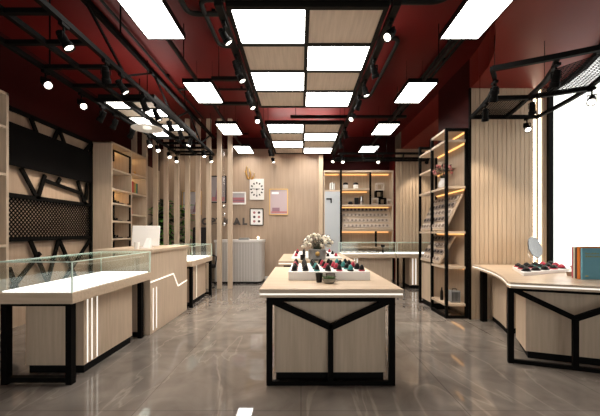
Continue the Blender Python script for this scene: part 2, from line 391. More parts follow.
# reception desk
desk = thing('reception_desk', 'tall wooden reception desk with zigzag white light line, between two glass counters', 'desk', (-1.87, 4.16, 0))
MB().box(-.72, -.03, 0, 1.34, .0, 1.04).build('body', wood, desk, bevel=.004)
MB().box(-.75, 0, -.01, 1.36, 1.04, 1.08).build('desktop', wood_x, desk, bevel=.004)
z = MB()
pp = [(0, .665), (.75, .68), (.93, .47), (1.34, .50)]
for a, b_ in zip(pp, pp[1:]): z.bar((-.028, a[0], a[1]), (-.028, b_[0], b_[1]), .008, .018)
z.build('led_zigzag', led_w, desk)
for ya in (.07, .17): MB().box(-.03, -.024, ya, ya+.014, .04, .58).build('led_strip', led_w, desk)
# monitor on the desk
mon = thing('monitor', 'white all-in-one computer seen from behind on the reception desk', 'monitor', (-2.15, 4.55, 1.08), .12); mon.scale = (1.08,)*3
m = MB().box(-.17, .17, 0, .022, .02, .29); m.rot(Matrix.Rotation(-.16, 4, 'X')); m.build('display', white, mon, bevel=.008)
MB().hexa([(-.0,-.10,0),(.09,-.10,0),(.09,-.02,0),(-.0,-.02,0)], [(.02,-.02,.12),(.07,-.02,.12),(.07,0.03,.12),(.02,0.03,.12)]).build('stand', white, mon, bevel=.004)
MB().box(-.09, .09, -.12, .06, 0, .008).build('base', white, mon)
cup = tag(MB().lathe([(.028,0),(.034,.09),(.03,.09),(.026,.01),(0,.01)], n=16).build('paper_cup', white, smooth=True, loc=(-2.13, 4.28, 1.08)), 'small white cup standing on the reception desk below the monitor', 'cup')
pl = thing('potted_plant', 'little green sprout in a pot behind the monitor', 'plant', (-2.35, 5.1, 1.08))
MB().lathe([(.035,0),(.045,.07),(.04,.07),(0,.06)], n=14).build('pot', dark, pl, smooth=True)
m = MB()
for i in range(16): a = i*2.4; m.leaf((0,0,.07), (math.cos(a), math.sin(a), 1.6+random.random()), .10+.1*random.random(), .035)
m.build('foliage', leafg, pl)

# ------------------------------------------------------------------ centre tables
def table(label, x0, x1, y0, y1, front_frame=True, z=.825, light=True):
    t = thing('display_table', label, 'table', ((x0+x1)/2, y0, 0), 0, None)
    hw = (x1-x0)/2; d = y1-y0
    MB().box(-hw, hw, 0, d, z-.035, z).box(-hw, hw, 0, d, z-.07, z-.05).build('tabletop', wood_x, t, bevel=.002)
    MB().box(-hw+.004, hw-.004, .004, d-.004, z-.05, z-.035).build('led_strip', led_w, t)
    bw = .485
    MB().box(-bw, bw, .14, d-.14, .075, z-.07).build('base_cabinet', wood, t, bevel=.003)
    MB().box(-bw+.015, bw-.015, .155, d-.155, 0, .075).build('plinth', blackm, t)
    for ya in (.05, d-.09):
        m = MB(); fw = .545; w_ = .05
        m.box(-fw, -fw+w_, ya, ya+.04, 0, z-.07).box(fw-w_, fw, ya, ya+.04, 0, z-.07).box(-fw+w_, fw-w_, ya, ya+.04, z-.115, z-.07).box(-fw+w_, fw-w_, ya, ya+.04, 0, .035)
        m.box(-.022, .022, ya, ya+.04, .035, .475)
        yc = ya+.02
        m.bar((-fw+.03, yc, z-.10), (.01, yc, .485), .038, .052); m.bar((fw-.03, yc, z-.10), (-.01, yc, .485), .038, .052)
        m.build('leg_frame', black, t)
    return t
t1 = table('wooden display table in the foreground with black Y shaped metal frame', -.348, .852, 2.74, 4.48)
t2 = table('second wooden display table behind the front one, carrying the bouquet', -.372, .888, 5.40, 7.15)

# sample domes
def dome_proto(mt, base_mt, label, cat, loc, peaked):
    r = thing('dome_sample', label, cat, loc)
    h = .055 if peaked else .045
    MB().lathe([(.042,0),(.042,.008),(.036,.010),(0,.010)], n=16).build('base_ring', base_mt, r, smooth=True)
    MB().lathe([(.034,.010),(.033,.022),(.024,h*.7),(.012,h*.93),(0,h)], n=16).build('dome', mt, r, smooth=True)
    return r
PROTO = {}
def dome(colour, label, loc, group, peaked, tilt=0, rz=0):
    key = (colour, peaked)
    mt, bm_ = {'black': (dark, dark), 'red': (dark, pinkred), 'crimson': (pinkred, dark), 'teal': (dark, teal), 'turquoise': (teal, dark)}[colour]
    if key not in PROTO: o = PROTO[key] = dome_proto(mt, bm_, label, 'sample', loc, peaked)
    else: o = dup(PROTO[key], loc, 0, label)
    o['group'] = group; o.location = loc
    if peaked: o.scale = (.78, .9, 1.15)
    o.rotation_euler = (tilt, 0, rz)
    return o
CNAME = {'black': 'all black', 'red': 'red rimmed black', 'crimson': 'dark rimmed crimson', 'teal': 'teal rimmed black', 'turquoise': 'dark rimmed turquoise'}
# tray 1: a wedge rising away from the viewer
def wedge_tray(label, y0, y1, xa0, xa1, xb0, xb1, zf, zb, base):
    t = thing('sample_tray', label, 'tray', ((xa0+xa1)/2, y0, base))
    cx = (xa0+xa1)/2
    MB().hexa([(xa0-cx,0,0),(xa1-cx,0,0),(xb1-cx,y1-y0,0),(xb0-cx,y1-y0,0)], [(xa0-cx,0,zf),(xa1-cx,0,zf),(xb1-cx,y1-y0,zb),(xb0-cx,y1-y0,zb)]).build('tray_body', white, t, bevel=.004)
    return t
def wedge_domes(which, y0, y1, xa0, xa1, xb0, xb1, zf, zb, base, cols, rows, group):
    n = len(cols); tilt = math.atan2(zb-zf, y1-y0)
    for j in range(rows):
        t = (j+.55)/(rows+.1); yy = y0+(y1-y0)*t; zz = base+zf+(zb-zf)*t
        for i, cc in enumerate(cols):
            s = (i+.5)/n
            x = (xa0+(xa1-xa0)*s)*(1-t) + (xb0+(xb1-xb0)*s)*t
            c = cc[j % len(cc)]
            row = {0: 'front row', rows-1: 'back row'}.get(j, ORD[j]+' row')
            dome(c, f'{CNAME[c]} dome sample, {row}, {ORD[i]} from left, {which}', (x, yy, zz+.001), group, True, tilt)
wedge_tray('white sloping sample tray on the front display table', 3.24, 3.80, -.125, .68, -.10, .53, .085, .115, .825)
wedge_domes('front table tray', 3.24, 3.80, -.125, .68, -.10, .53, .085, .115, .825,
    [['black','red','crimson','red'], ['black','black','black','black'], ['teal','turquoise','teal','black'], ['black','crimson','red','crimson'], ['red','crimson','crimson','black'], ['turquoise','teal','turquoise','black'], ['red','black','crimson','black']], 5,
    'dome samples on the front table')
wedge_tray('white sloping sample tray on the second table beside the flower vase', 5.76, 6.65, -.17, .72, -.12, .6, .03, .09, .825)
wedge_domes('second table tray', 5.76, 6.65, -.17, .72, -.12, .6, .03, .09, .825, [['crimson','red'], ['black','black'], ['teal','black'], ['black','red'],['black','red'],['crimson','black']], 3, 'dome samples on the second table')
# tumbler, holder and succulent bowl
tag(MB().lathe([(.026,0),(.036,.088),(.032,.088),(.024,.008),(0,.008)], n=24).build('tumbler', dark, smooth=True, loc=(.172, 3.12, .825)), 'black tapered tumbler in front of the sample tray on the front table', 'tumbler')
hold = thing('card_holder', 'dark square card holder behind the succulent bowl', 'holder', (.285, 3.19, .825))
MB().box(-.045, .045, -.02, .02, 0, .012).box(-.045, .045, .012, .02, .012, .075).box(-.045, -.037, -.02, .012, .012, .06).box(.037, .045, -.02, .012, .012, .06).build('holder', noisy('smoked_brown', (.05,.035,.028), (.09,.06,.045)), hold)
MB().box(-.034, .034, -.006, .006, .012, .065).build('cards', noisy('grey_card', (.2,.17,.15), (.3,.26,.23)), hold)
bowl = thing('succulent_bowl', 'small grey bowl of green succulents on the front table', 'plant', (.262, 3.06, .825))
MB().lathe([(.035,0),(.06,.02),(.066,.045),(.060,.045),(.052,.025),(0,.02)], n=24).build('bowl', noisy('grey_stone', (.16,.145,.12), (.28,.26,.22)), bowl, smooth=True)
m = MB()
for i in range(70):
    a = random.random()*6.3; r = .048*math.sqrt(random.random()); m.leaf((r*math.cos(a), r*math.sin(a), .035), (math.cos(a)*.6, math.sin(a)*.6, 1), .03+.02*random.random(), .016)
m.build('succulents', noisy('succulent_green', (.05,.11,.04), (.14,.22,.09), (1,1,1), 18), bowl)
# bouquet
def bouquet(label, loc, vase, vmat, petals, n, R_, h0, spread=1.0, leaves=True):
    b0 = thing('flower_vase', label, 'flowers', loc)
    MB().lathe(vase, n=24).build('vase', vmat, b0, smooth=True)
    st = MB(); fl = MB(); lf = MB()
    for i in range(n):
        th = 2.4*i; ph = math.acos(1-1.25*(i+.5)/n)
        d = Vector((math.sin(ph)*math.cos(th)*spread, math.sin(ph)*math.sin(th)*spread, math.cos(ph)*.75))
        c = Vector((0,0,h0)) + d*R_*(.85+.25*random.random())
        st.tube([(0,0,vase[-1][1]*.6+.05), c*.5+Vector((0,0,h0*.5)), c], .003, 5)
        r = R_*(.14+.05*random.random())
        if random.random() < .62:
            fl.ball(c, r*.85, 2)
            for k in range(6): fl.leaf(c, (math.cos(k*1.05)+d.x*.6, math.sin(k*1.05)+d.y*.6, .35), r*1.2, r*.8)
        for k in range(5): lf.leaf(c*(.85+.05*k)+Vector((0,0,h0*(.12-.03*k))), (d.x+random.uniform(-.7,.7), d.y+random.uniform(-.7,.7), random.uniform(-.3,.8)), R_*.26, R_*.17)
    st.build('stems', leafd, b0); fl.build('blossoms', petals, b0); lf.build('leaves', noisy('bouquet_leaf', (.02,.015,.015), (.09,.05,.035), (1,1,1), 20), b0)
    return b0
fv = bouquet('cream rose bouquet in a grey vase on the second table', (.27, 5.53, .825), [(.10,0),(.145,.03),(.15,.18),(.135,.19),(.12,.17),(0,.06)], vase_g, cream, 52, .215, .27, 1.08)
MB().ball((0,-.155,.12), .04, 2).build('gold_ball', gold, fv, smooth=True)
candle = thing('candle_holder', 'dark glass candle holder left of the bouquet vase', 'candle', (.03, 5.60, .825))
MB().lathe([(.04,0),(.045,.09),(.04,.09),(.036,.01),(0,.01)], n=18).build('cup', dark, candle, smooth=True); MB().lathe([(.03,.01),(.03,.06),(0,.06)], n=14).build('candle', whitem, candle, smooth=True)

# ------------------------------------------------------------------ right curved counter
rc = thing('curved_counter', 'curved wooden counter below the window with black Y shaped frame', 'counter', (2.6, 3.6, 0))
O = Vector((2.6, 3.6))
def rel(p): return [(x-2.6, y-3.6) for x, y in p]
CC = [(2.52,4.86),(2.50,4.66),(2.45,4.42),(2.385,4.15),(2.30,3.88),(2.20,3.62),(2.10,3.40),(2.01,3.22),(2.0,3.15)]
back = [(4.28,2.30),(4.5,2.95),(3.55,3.32),(3.34,3.42),(3.26,3.58),(3.30,3.72),(3.42,3.92),(3.54,4.2),(3.61,4.5),(3.64,4.86)]
MB().prism(rel(CC+back), .80, .82).prism(rel(CC+back), .765, .785).build('countertop', wood_x, rc)
def inset(ps, d):
    c = Vector((3.1, 3.6)); return [tuple(Vector(p)+(c-Vector(p)).normalized()*d) for p in ps]
MB().prism(rel(inset(CC+back, .006)), .785, .80).build('led_strip', led_w, rc)
MB().prism(rel([(2.80,4.86),(2.71,4.5),(2.61,4.2),(3.42,4.2),(3.5,4.86)]), .075, .765).build('body', wood, rc)
MB().prism(rel([(2.82,4.86),(2.73,4.52),(2.64,4.23),(3.40,4.23),(3.48,4.86)]), 0, .075).build('plinth', blackm, rc)
MB().prism(rel([(2.50,3.84),(2.315,3.40),(4.15,2.71),(4.3,2.95),(3.3,3.42),(3.2,3.84)]), .075, .765).build('body', wood, rc)
MB().prism(rel([(2.53,3.82),(2.345,3.41),(4.12,2.745),(4.28,2.93),(3.28,3.40),(3.18,3.82)]), 0, .075).build('plinth', blackm, rc)
MB().box(.03, .10, 1.18, 1.25, 0, .765).build('leg_panel', black, rc)
dx, dy = .936, -.352
def fp(t, z, o=0): return (2.09+dx*t-2.6 - dy*o, 3.29+dy*t-3.6 + dx*o, z)
m = MB()
for a, b_ in ((0, .0), (1.05, 0), (2.1, 0)):
    m.bar(fp(a, 0), fp(a, .765), .05, .05, up=(dx, dy, 0))
for a in (0, 1.05):
    m.bar(fp(a, .743), fp(a+1.05, .743), .04, .045); m.bar(fp(a, .02), fp(a+1.05, .02), .04, .035)
    m.bar(fp(a+.525, .02), fp(a+.525, .485), .045, .045, up=(dx, dy, 0))
    m.bar(fp(a+.02, .73), fp(a+.535, .48), .038, .05); m.bar(fp(a+1.03, .73), fp(a+.515, .48), .038, .05)
m.build('leg_frame', black, rc)
# tray with domes
A0 = Vector((2.43, 3.60)); va = Vector((.80, .38)); vb = Vector((.31, .68))
tr_ = thing('sample_tray', 'low white sample tray on the curved counter', 'tray', (A0.x, A0.y, .82))
q = [Vector((0,0)), va, va+vb, vb]
MB().prism([tuple(p) for p in q], 0, .035).build('tray_body', white, tr_, bevel=.003)
cols5 = [['black','red','red'], ['black','black','red'], ['teal','teal','black'], ['red','red','crimson'], ['black','crimson','crimson']]
for i in range(5):
    for j in range(3):
        p = A0 + va*((i+.5)/5.0) + vb*((j+.5)/3.0); c = cols5[i][(j+i) % 3]
        dome(c, f'{CNAME[c]} dome sample, {["front", "middle", "back"][j]} row, {ORD[i]} from left, curved counter tray', (p.x, p.y, .856), 'dome samples on the curved counter', False).scale = (1.15,)*3
# round mirror
mir = thing('table_mirror', 'round tilted make-up mirror on the curved counter', 'mirror', (3.36, 4.74, .82), -.35)
MB().lathe([(.07,0),(.075,.008),(.02,.016),(.010,.03),(.010,.10),(0,.10)], n=20).build('stand', chrome, mir, smooth=True)
M_ = Matrix.Translation((0,0,.26)) @ Matrix.Rotation(-.35, 4, 'X') @ Matrix.Rotation(.75, 4, 'Z') @ Matrix.Rotation(PI/2, 4, 'X')
m = MB().lathe([(0,-.008),(.15,-.008),(.158,0),(.15,.008),(.144,.006),(0,.006)], n=32); m.rot(M_); m.build('mirror_disc', mat('mirror_silver', (.22,.22,.22), .25, .9), mir, smooth=True)
m = MB()
for s in (-1, 1): m.tube([(0,0,.08),(s*.10,0,.10),(s*.155,0,.17),(s*.152,0,.245)], .006, 6)
m.rot(Matrix.Rotation(.75, 4, 'Z')); m.build('yoke', chrome, mir, smooth=True)
# little glass dish
gd = thing('glass_block', 'small brown tinted glass block in front of the right tray', 'ornament', (2.98, 3.62, .82), .35)
m = MB().hexa([(-.05,-.03,0),(.05,-.03,0),(.05,.03,0),(-.05,.03,0)], [(-.055,-.035,.045),(.055,-.035,.045),(.055,.035,.045),(-.055,.035,.045)]); m.build('base', noisy('bronze_glass', (.22,.14,.09), (.32,.23,.16), rough=.15), gd, bevel=.004)
MB().lathe([(.012,.045),(.008,.07),(.03,.11),(.0,.095)], n=12).build('stopper', mat('clear_pink', (.8,.6,.55), .1), gd, smooth=True)
tag(MB().lathe([(.026,0),(.03,.02),(.022,.06),(.028,.07),(0,.07)], n=14).build('perfume_jar', dark, smooth=True, loc=(3.27, 3.88, .82)), 'small dark jar between the right tray and the upright books', 'jar')
# books at the right edge
def cover_book(label, x, y0, t, w_, h, m_, extra=None):
    b0 = thing('book', label, 'book', (x, y0, .82), 0, 'upright books on the curved counter')
    MB().box(.004, w_-.004, .003, t-.003, .003, h-.003).build('pages', paper, b0)
    MB().box(0, w_, 0, .003, 0, h).box(0, w_, t-.003, t, 0, h).box(0, .004, .003, t-.003, 0, h).build('cover', m_, b0)
    return b0
bk_b = cover_book('blue book with faded gold lettering standing in front at the right edge', 2.84, 3.33, .022, .27, .315, mat('book_blue', (.15, .40, .52), .5))
m = MB()
for r_, z in ((0, .255), (1, .225)):
    x = .03
    for i in range(9):
        wd = random.choice((.010, .014, .018)); hh = .018 if i == 0 else random.choice((.010, .012, .015))
        m.box(x, x+wd, -.0012, 0, z, z+hh); x += wd+.005
m.build('cover_lettering', mat('lettering_gold', (.30, .33, .14), .5), bk_b)
MB().box(.03, .06, -.0012, 0, .03, .04).build('publisher_mark', mat('mark_yellow', (.55, .45, .10), .5), bk_b)
cover_book('orange book upright directly behind the blue one', 2.835, 3.355, .034, .275, .33, mat('book_orange', (.62, .17, .02), .5))
cover_book('dark spined book upright between orange and cream ones', 2.835, 3.392, .022, .26, .325, mat('book_dark', (.05, .03, .02), .5))
cover_book('cream book upright between dark and rose ones', 2.835, 3.417, .022, .26, .32, mat('book_cream', (.6, .55, .45), .5))
cover_book('thin rose red book upright at the back of the book group', 2.835, 3.442, .014, .26, .325, mat('book_rose', (.5, .06, .10), .5))

# ------------------------------------------------------------------ right shelf unit
su = thing('shelf_unit', 'tall open shelf unit with black metal posts against the fluted pier', 'shelf', (2.17, 4.95, 0))
X1 = .34
for x, y in ((.02, .02), (X1-.02, .02), (.02, .56), (.02, 1.12), (X1-.02, 1.12)):
    MB().box(x-.02, x+.02, y-.02, y+.02, 0, 2.86).build('post', black, su)
for y in (.02, 1.12):
    for z in (0, 2.82): MB().box(.04, X1-.04, y-.02, y+.02, z, z+.04).build('rail', black, su)
MB().box(0, .04, .04, .54, .0, .05).build('rail', black, su)
MB().box(X1-.012, X1, .04, 1.10, .06, 2.82).build('back_panel', wood, su)
for z, a, b_ in ((2.855, .04, .54), (2.69, .0, 1.1), (2.36, .56, 1.1), (1.99, 0, 1.14), (1.31, 0, 1.14), (.78, 0, .56), (.22, 0, .56)):
    MB().box(.0, X1-.012, a+.005, b_-.005, z-.035, z).build('shelf', wood_x, su, bevel=.002)
    MB().box(X1-.03, X1-.013, a+.05, b_-.05, z-.05, z-.036).build('led_strip', led_o, su)
MB().box(.04, X1-.012, .6, 1.10, .1, .74).build('base_cabinet', wood, su)
MB().box(.06, X1-.012, .6, 1.10, 0, .1).build('plinth', blackm, su)
def slant(y0, y1, zb, zt, xb=.01, xt=.27):
    return MB().hexa([(xb,y0,zb),(xb,y1,zb),(xb+.02,y1,zb-.012),(xb+.02,y0,zb-.012)], [(xt,y0,zt),(xt,y1,zt),(xt+.02,y1,zt-.012),(xt+.02,y0,zt-.012)]).build('slanted_board', wood_x, su)
def ang(zb, zt, xb=.01, xt=.27): return math.atan2(zt-zb, xt-xb)
slant(.06, 1.08, 1.33, 1.88); slant(.28, 1.08, .80, 1.24)
# sample cards on the slanted boards
card_m = [noisy('card_pale', (.52,.43,.36), (.65,.56,.48)), noisy('card_dusk', (.28,.22,.19), (.40,.33,.28))]
CP = {}
def sample_card(k, label, loc, rot, group, w_=.1):
    if k not in CP:
        r = thing('sample_card', label, 'sample card', loc, 0, group); r.rotation_euler = rot
        MB().box(-.045, .045, -.045, .045, 0, .012).build('card', card_m[k], r)
        MB().box(-.028, .02, -.028, .028, .012, .03).build('sample', mat('umber', (.07,.055,.05), .4) if k else mat('taupe', (.27,.21,.17), .5), r, bevel=.006)
        CP[k] = r; return r
    r = dup(CP[k], loc, 0, label, group); r.rotation_euler = rot; return r
for bd, (y0, y1, zb, zt, nc) in enumerate(((.08, 1.06, 1.33, 1.88, 8), (.30, 1.06, .80, 1.24, 6))):
    A_ = ang(zb, zt)
    nr = 5 if bd == 0 else 4
    for r_ in range(nr):
        t = (r_+.6)/(nr+.1); xx = .01+.26*t; zz = zb+(zt-zb)*t
        for c_ in range(nc):
            yy = y0+(y1-y0)*(c_+.5)/nc
            sample_card((r_) % 2, f'sample card, {ORD[r_]} row from bottom, {ORD[c_]} from the near end, {"upper" if bd == 0 else "lower"} slanted board', (2.17+xx-.004, 4.95+yy, zz+.004), (0, -A_, 0), f'sample cards on the {"upper" if bd == 0 else "lower"} slanted board')
pf = bouquet('pink flowers in a white vase on the black post shelf unit', (2.33, 5.42, 1.99), [(.04,0),(.075,.05),(.07,.12),(.035,.17),(.04,.19),(0,.15)], white, pinkp, 26, .16, .29, .95)
sp = thing('speaker_box', 'small grey ribbed box on the lowest shelf of the right unit', 'box', (2.37, 5.10, .22))
m = MB().box(-.07, .07, -.06, .06, 0, .18); m.build('housing', vase_g, sp, bevel=.008)
m = MB()
for i in range(6): m.box(-.06+.02*i, -.052+.02*i, -.064, -.06, .02, .16)
m.build('ribs', dark, sp)
MB().tube([(-.03,0,.18),(-.03,0,.205),(.03,0,.205),(.03,0,.18)], .005, 6).build('handle', dark, sp)
tag(MB().lathe([(.022,0),(.026,.03),(.024,.13),(.010,.17),(.010,.2),(0,.2)], n=14).build('bottle', dark, smooth=True, loc=(2.24, 5.25, .22)), 'slim black bottle left of the grey ribbed box', 'bottle')
tag(MB().lathe([(.06,0),(.08,.012),(.075,.02),(0,.016)], n=18).build('dish', gold, smooth=True, loc=(2.24, 5.75, 2.69)), 'small gold dish on the top shelf of the right unit', 'dish')

# ------------------------------------------------------------------ back shelving niche
bs = thing('wall_shelving', 'back wall shelving with warm lit compartments and slanted display', 'shelf', (.62, 9.0, 0))
Wd = 1.90
MB().box(0, Wd, .36, .38, 0, 2.96).build('back_panel', wood_flute, bs)
MB().box(0, .03, 0, .36, 0, 2.93).build('side_panel', wood, bs); MB().box(Wd-.03, Wd, 0, .36, 0, 2.93).build('side_panel', wood, bs)
for z, a, b_ in ((2.98, 0, Wd), (2.45, 0.03, .46), (2.49, .50, 1.3), (2.05, .50, Wd), (1.36, .50, Wd), (.9, .03, Wd)):
    MB().box(a, b_, -.005, .36, z-.045, z).build('shelf', wood_x, bs)
for z, a, b_ in ((2.93, .05, .44), (2.93, .52, 1.24), (2.93, 1.32, Wd-.05), (2.44, .52, 1.24), (2.0, .52, Wd-.05), (1.31, .52, Wd-.05)):
    MB().box(a, b_, .33, .35, z-.02, z-.002).build('led_strip', led_o, bs)
for x, z0, z1 in ((.47, 0, 3.0), (1.27, 2.05, 2.93), (1.42, .9, 1.32)):
    MB().box(x-.025, x+.025, -.02, .02, z0, z1).build('post', black, bs)
MB().box(.03, .44, -.01, .015, .2, 2.40).build('door', bluegrey, bs)
hd = MB().bar((.07, -.02, 2.2), (.20, -.02, 2.2), .03, .035).bar((.20, -.02, 2.22), (.20, -.02, 2.09), .03, .035); hd.build('handle', black, bs)
MB().hexa([(.51,-.02,1.37),(Wd,-.02,1.37),(Wd,.0,1.35),(.51,.0,1.35)], [(.51,.28,1.97),(Wd-.05,.28,1.97),(Wd-.05,.30,1.96),(.51,.30,1.96)]).build('slanted_board', wood_x, bs)
Ab = math.atan2(.6, .30)
for r_ in range(4):
    t = (r_+.55)/4.0
    for c_ in range(12):
        sample_card(1 if r_ == 3 else 0, f'sample card on the back wall slanted display, {["bottom", "second", "third", "top"][r_]} row, {ORD[c_]} from left', (.62+.58+c_*.105, 9.0-.02+.30*t-.012, 1.38+.6*t+.006), (Ab, 0, 0), 'sample cards on the back wall slanted display')
for i, x in enumerate((1.23, 1.51)):
    c = thing('canister', f'white canister with black lid on the upper back shelf, {["left", "right"][i]} one', 'canister', (x, 9.12, 2.49), 0, 'canisters on the back shelf')
    MB().lathe([(.06,0),(.07,.02),(.07,.11),(0,.11)], n=16).build('jar', white, c, smooth=True); MB().lathe([(.074,.11),(.07,.16),(.03,.18),(0,.18)], n=16).build('lid', dark, c, smooth=True)
for i, (x, h) in enumerate(((.80, .20), (.85, .22), (.90, .19))):
    b0 = book(f'white book upright above the frosted door, {ORD[i]} from left', (x, 9.1, 2.45), (.035, .16, h), whitem, rz=-PI/2, group='white books above the frosted door')
tag(MB().box(-.06, .06, -.05, .05, 0, .2).build('storage_box', dark, bevel=.01, loc=(1.54, 9.14, 2.05)), 'black box on the long back shelf left of the black post', 'box')
tag(MB().lathe([(.05,0),(.055,.01),(.055,.24),(.03,.26),(0,.26)], n=18).build('thermos', chrome, smooth=True, loc=(1.67, 9.14, 2.05)), 'silver canister on the long back shelf beside the black box', 'canister')
tag(MB().lathe([(.05,0),(.07,.04),(.05,.09),(0,.10)], n=14).build('bowl', dark, smooth=True, loc=(1.37, 9.14, 2.05)), 'small dark round bowl on the long back shelf', 'bowl')
st = thing('cube_stand', 'stack of open black and wooden cube frames on the back shelf', 'ornament', (2.15, 9.15, 2.05))
def cube_frame(x, z, s, mt):
    m = MB()
    for yy in (-s/2, s/2):
        for a, b_ in (((x,yy,z),(x+s,yy,z)),((x+s,yy,z),(x+s,yy,z+s)),((x+s,yy,z+s),(x,yy,z+s)),((x,yy,z+s),(x,yy,z))): m.bar(a, b_, .03)
    for a in ((x,z),(x+s,z),(x,z+s),(x+s,z+s)): m.bar((a[0],-s/2,a[1]),(a[0],s/2,a[1]), .03)
    m.build('cube_frame', mt, st)
cube_frame(-.20, .015, .16, wood_tile); cube_frame(0.02, .015, .16, black); cube_frame(-.08, .205, .17, black); cube_frame(-.06, .405, .18, wood_tile); cube_frame(.22, .015, .13, wood_tile)
# back glass counters
case3 = thing('display_counter', 'long glass topped counter in front of the back wall shelving', 'display counter', (.91, 7.5, 0))
glass_case(case3, 0, 1.25, 0, .55)
MB().box(.1, 1.17, .1, .5, .075, .71).build('body', wood, case3); MB().box(.12, 1.15, .12, .48, 0, .075).build('plinth', blackm, case3)
for x in (.31, .37): MB().box(x, x+.025, .094, .1, .09, .69).build('led_strip', led_w, case3)
MB().box(1.19, 1.23, .05, .09, 0, .71).box(1.19, 1.23, .45, .49, 0, .71).box(1.19, 1.23, .09, .45, 0, .04).build('leg_frame', black, case3)
case4 = thing('display_counter', 'glass topped counter behind the shelf unit, against the far fluted wall', 'display counter', (2.18, 7.5, 0))
glass_case(case4, 0, 1.5, 0, .55)
m = MB(); x = .32
while x < 1.3: m.box(x, x+.066, .1, .5, .075, .71); x += .075
m.build('body', wood_flute, case4); MB().box(.33, 1.3, .12, .48, 0, .075).build('plinth', blackm, case4)
for x in (.38, .45): MB().box(x, x+.025, .09, .1, .09, .69).build('led_strip', led_w, case4)
MB().box(.02, .06, .05, .09, 0, .71).box(.16, .20, .05, .09, 0, .71).box(.06, .16, .05, .09, 0, .04).build('leg_frame', black, case4)
JP = None
for i in range(6):
    for j in range(2):
        lb = f'grey jewellery pad inside the back glass counter, {["front", "rear"][j]} row, {ORD[i]} from left'
        loc = (1.02+i*.145, 7.64+j*.2, .812)
        if not JP:
            JP = thing('jewellery_pad', lb, 'pad', loc, 0, 'jewellery pads in the back counter')
            MB().box(-.06, .06, -.07, .07, 0, .03).build('pad', grey, JP, bevel=.005); MB().lathe([(.02,.03),(.022,.045),(.0,.05)], n=10).build('trinket', vase_g, JP)
        else: dup(JP, loc, 0, lb)
tag(MB().lathe([(.04,0),(.03,.02),(.012,.05),(.012,.12),(.045,.14),(.05,.19),(0,.19)], n=14).build('goblet', dark, smooth=True, loc=(1.93, 7.78, .812)), 'black goblet shaped stand inside the back glass counter', 'stand')

# ------------------------------------------------------------------ slat screen
for i in range(10):
    x = -3.84 + i*.2455
    m = MB().box(-.05, .05, -.04, .04, 0, CZ)
    o = m.build('slat_post', wood, bevel=.004, loc=(x, 7.6, 0))
    tag(o, f'floor to ceiling wooden slat post, {ORD[9-i] + " from the right" if i < 9 else "rightmost of the row"}', 'post', 'slat posts of the screen')
    if i == 9: o['label'] = 'floor to ceiling wooden slat post, rightmost of the row'

# ------------------------------------------------------------------ back counter, chair, wall pictures
bc = thing('service_counter', 'pale grey counter with rounded front against the back wall', 'counter', (-1.55, 8.5, 0))
poly = [(-.62,.5),(-.62,-.2)] + [(.40+.16*math.sin(a), -.04-.16*math.cos(a)) for a in (0,.4,.8,1.2,PI/2)] + [(.56,.5)]
MB().prism(poly, .05, 1.04).build('body', grey, bc)
m = MB()
for i in range(14): m.box(-.58+.07*i, -.574+.07*i, -.204, -.2, .06, 1.02)
m.build('seams', whitem, bc)
MB().prism([(x*1.03, y*1.06) for x, y in poly], 1.04, 1.10).build('countertop', whitem, bc)
MB().prism([(x*.97, y*.95) for x, y in poly], 0, .05).build('plinth', blackm, bc)
tag(MB().box(-.13, .13, -.09, .09, 0, .03).box(-.11, .12, -.08, .08, .03, .055).build('magazine_stack', vase_g, loc=(-1.45, 8.42, 1.10)), 'grey magazines lying on the pale back counter', 'magazines')
tl = thing('counter_lamp', 'low glowing lamp on the pale back counter lighting the wall', 'lamp', (-1.15, 8.85, 1.10))
MB().lathe([(.05,0),(.05,.01),(.02,.02),(0,.02)], n=14).build('base', chrome, tl); MB().lathe([(.02,.02),(.035,.05),(.02,.08),(0,.085)], n=14).build('bulb', mat('lamp_glow', (.9,.9,.9), .3, emit=(1,.8,.5), es=2.5), tl, smooth=True)
ch = thing('office_chair', 'black high backed chair behind the slat screen', 'chair', (-2.36, 7.98, 0), .5)
MB().box(-.25, .25, -.24, .24, .44, .53).build('seat', dark, ch, bevel=.03)
m = MB().hexa([(-.23,.2,.55),(.23,.2,.55),(.23,.28,.55),(-.23,.28,.55)], [(-.18,.32,1.42),(.18,.32,1.42),(.18,.38,1.42),(-.18,.38,1.42)]); m.build('backrest', dark, ch, bevel=.03)
m = MB().tube([(0,0,.08),(0,0,.44)], .03, 10)
for k in range(5): m.bar((0,0,.09), (.28*math.cos(k*1.257), .28*math.sin(k*1.257), .06), .04, .03)
m.build('base', black, ch)
for k in range(5): MB().ball((.28*math.cos(k*1.257), .28*math.sin(k*1.257), .031), .03, 2).build('castor', dark, ch, smooth=True)
for s in (-1, 1): MB().tube([(s*.25,-.15,.5),(s*.28,-.15,.70),(s*.28,.2,.72),(s*.22,.28,.7)], .018, 8).build('armrest', dark, ch, smooth=True)

K = 9.1/330
def picture(label, u0, u1, v0, v1, frame_m, art, parts=(), fw=.02):
    x0, x1 = (u0-301)*K, (u1-301)*K; z1, z0 = 1.3+(232-v0)*K, 1.3+(232-v1)*K
    w_, h = (x1-x0)/2, (z1-z0)/2
    p = thing('framed_picture', label, 'picture', ((x0+x1)/2, 9.1, (z0+z1)/2))
    MB().box(-w_, w_, -.035, 0, h-fw, h).box(-w_, w_, -.035, 0, -h, -h+fw).box(-w_, -w_+fw, -.035, 0, -h+fw, h-fw).box(w_-fw, w_, -.035, 0, -h+fw, h-fw).build('frame', frame_m, p)
    MB().box(-w_+fw, w_-fw, -.02, 0, -h+fw, h-fw).build('print', art, p)
    for k, (a, b_, c, d, mt) in enumerate(parts):
        MB().box(-w_+2*w_*a, -w_+2*w_*b_, -.0225-.0008*k, -.0205, h-2*h*d, h-2*h*c).build('print_detail', mt, p)
    return p
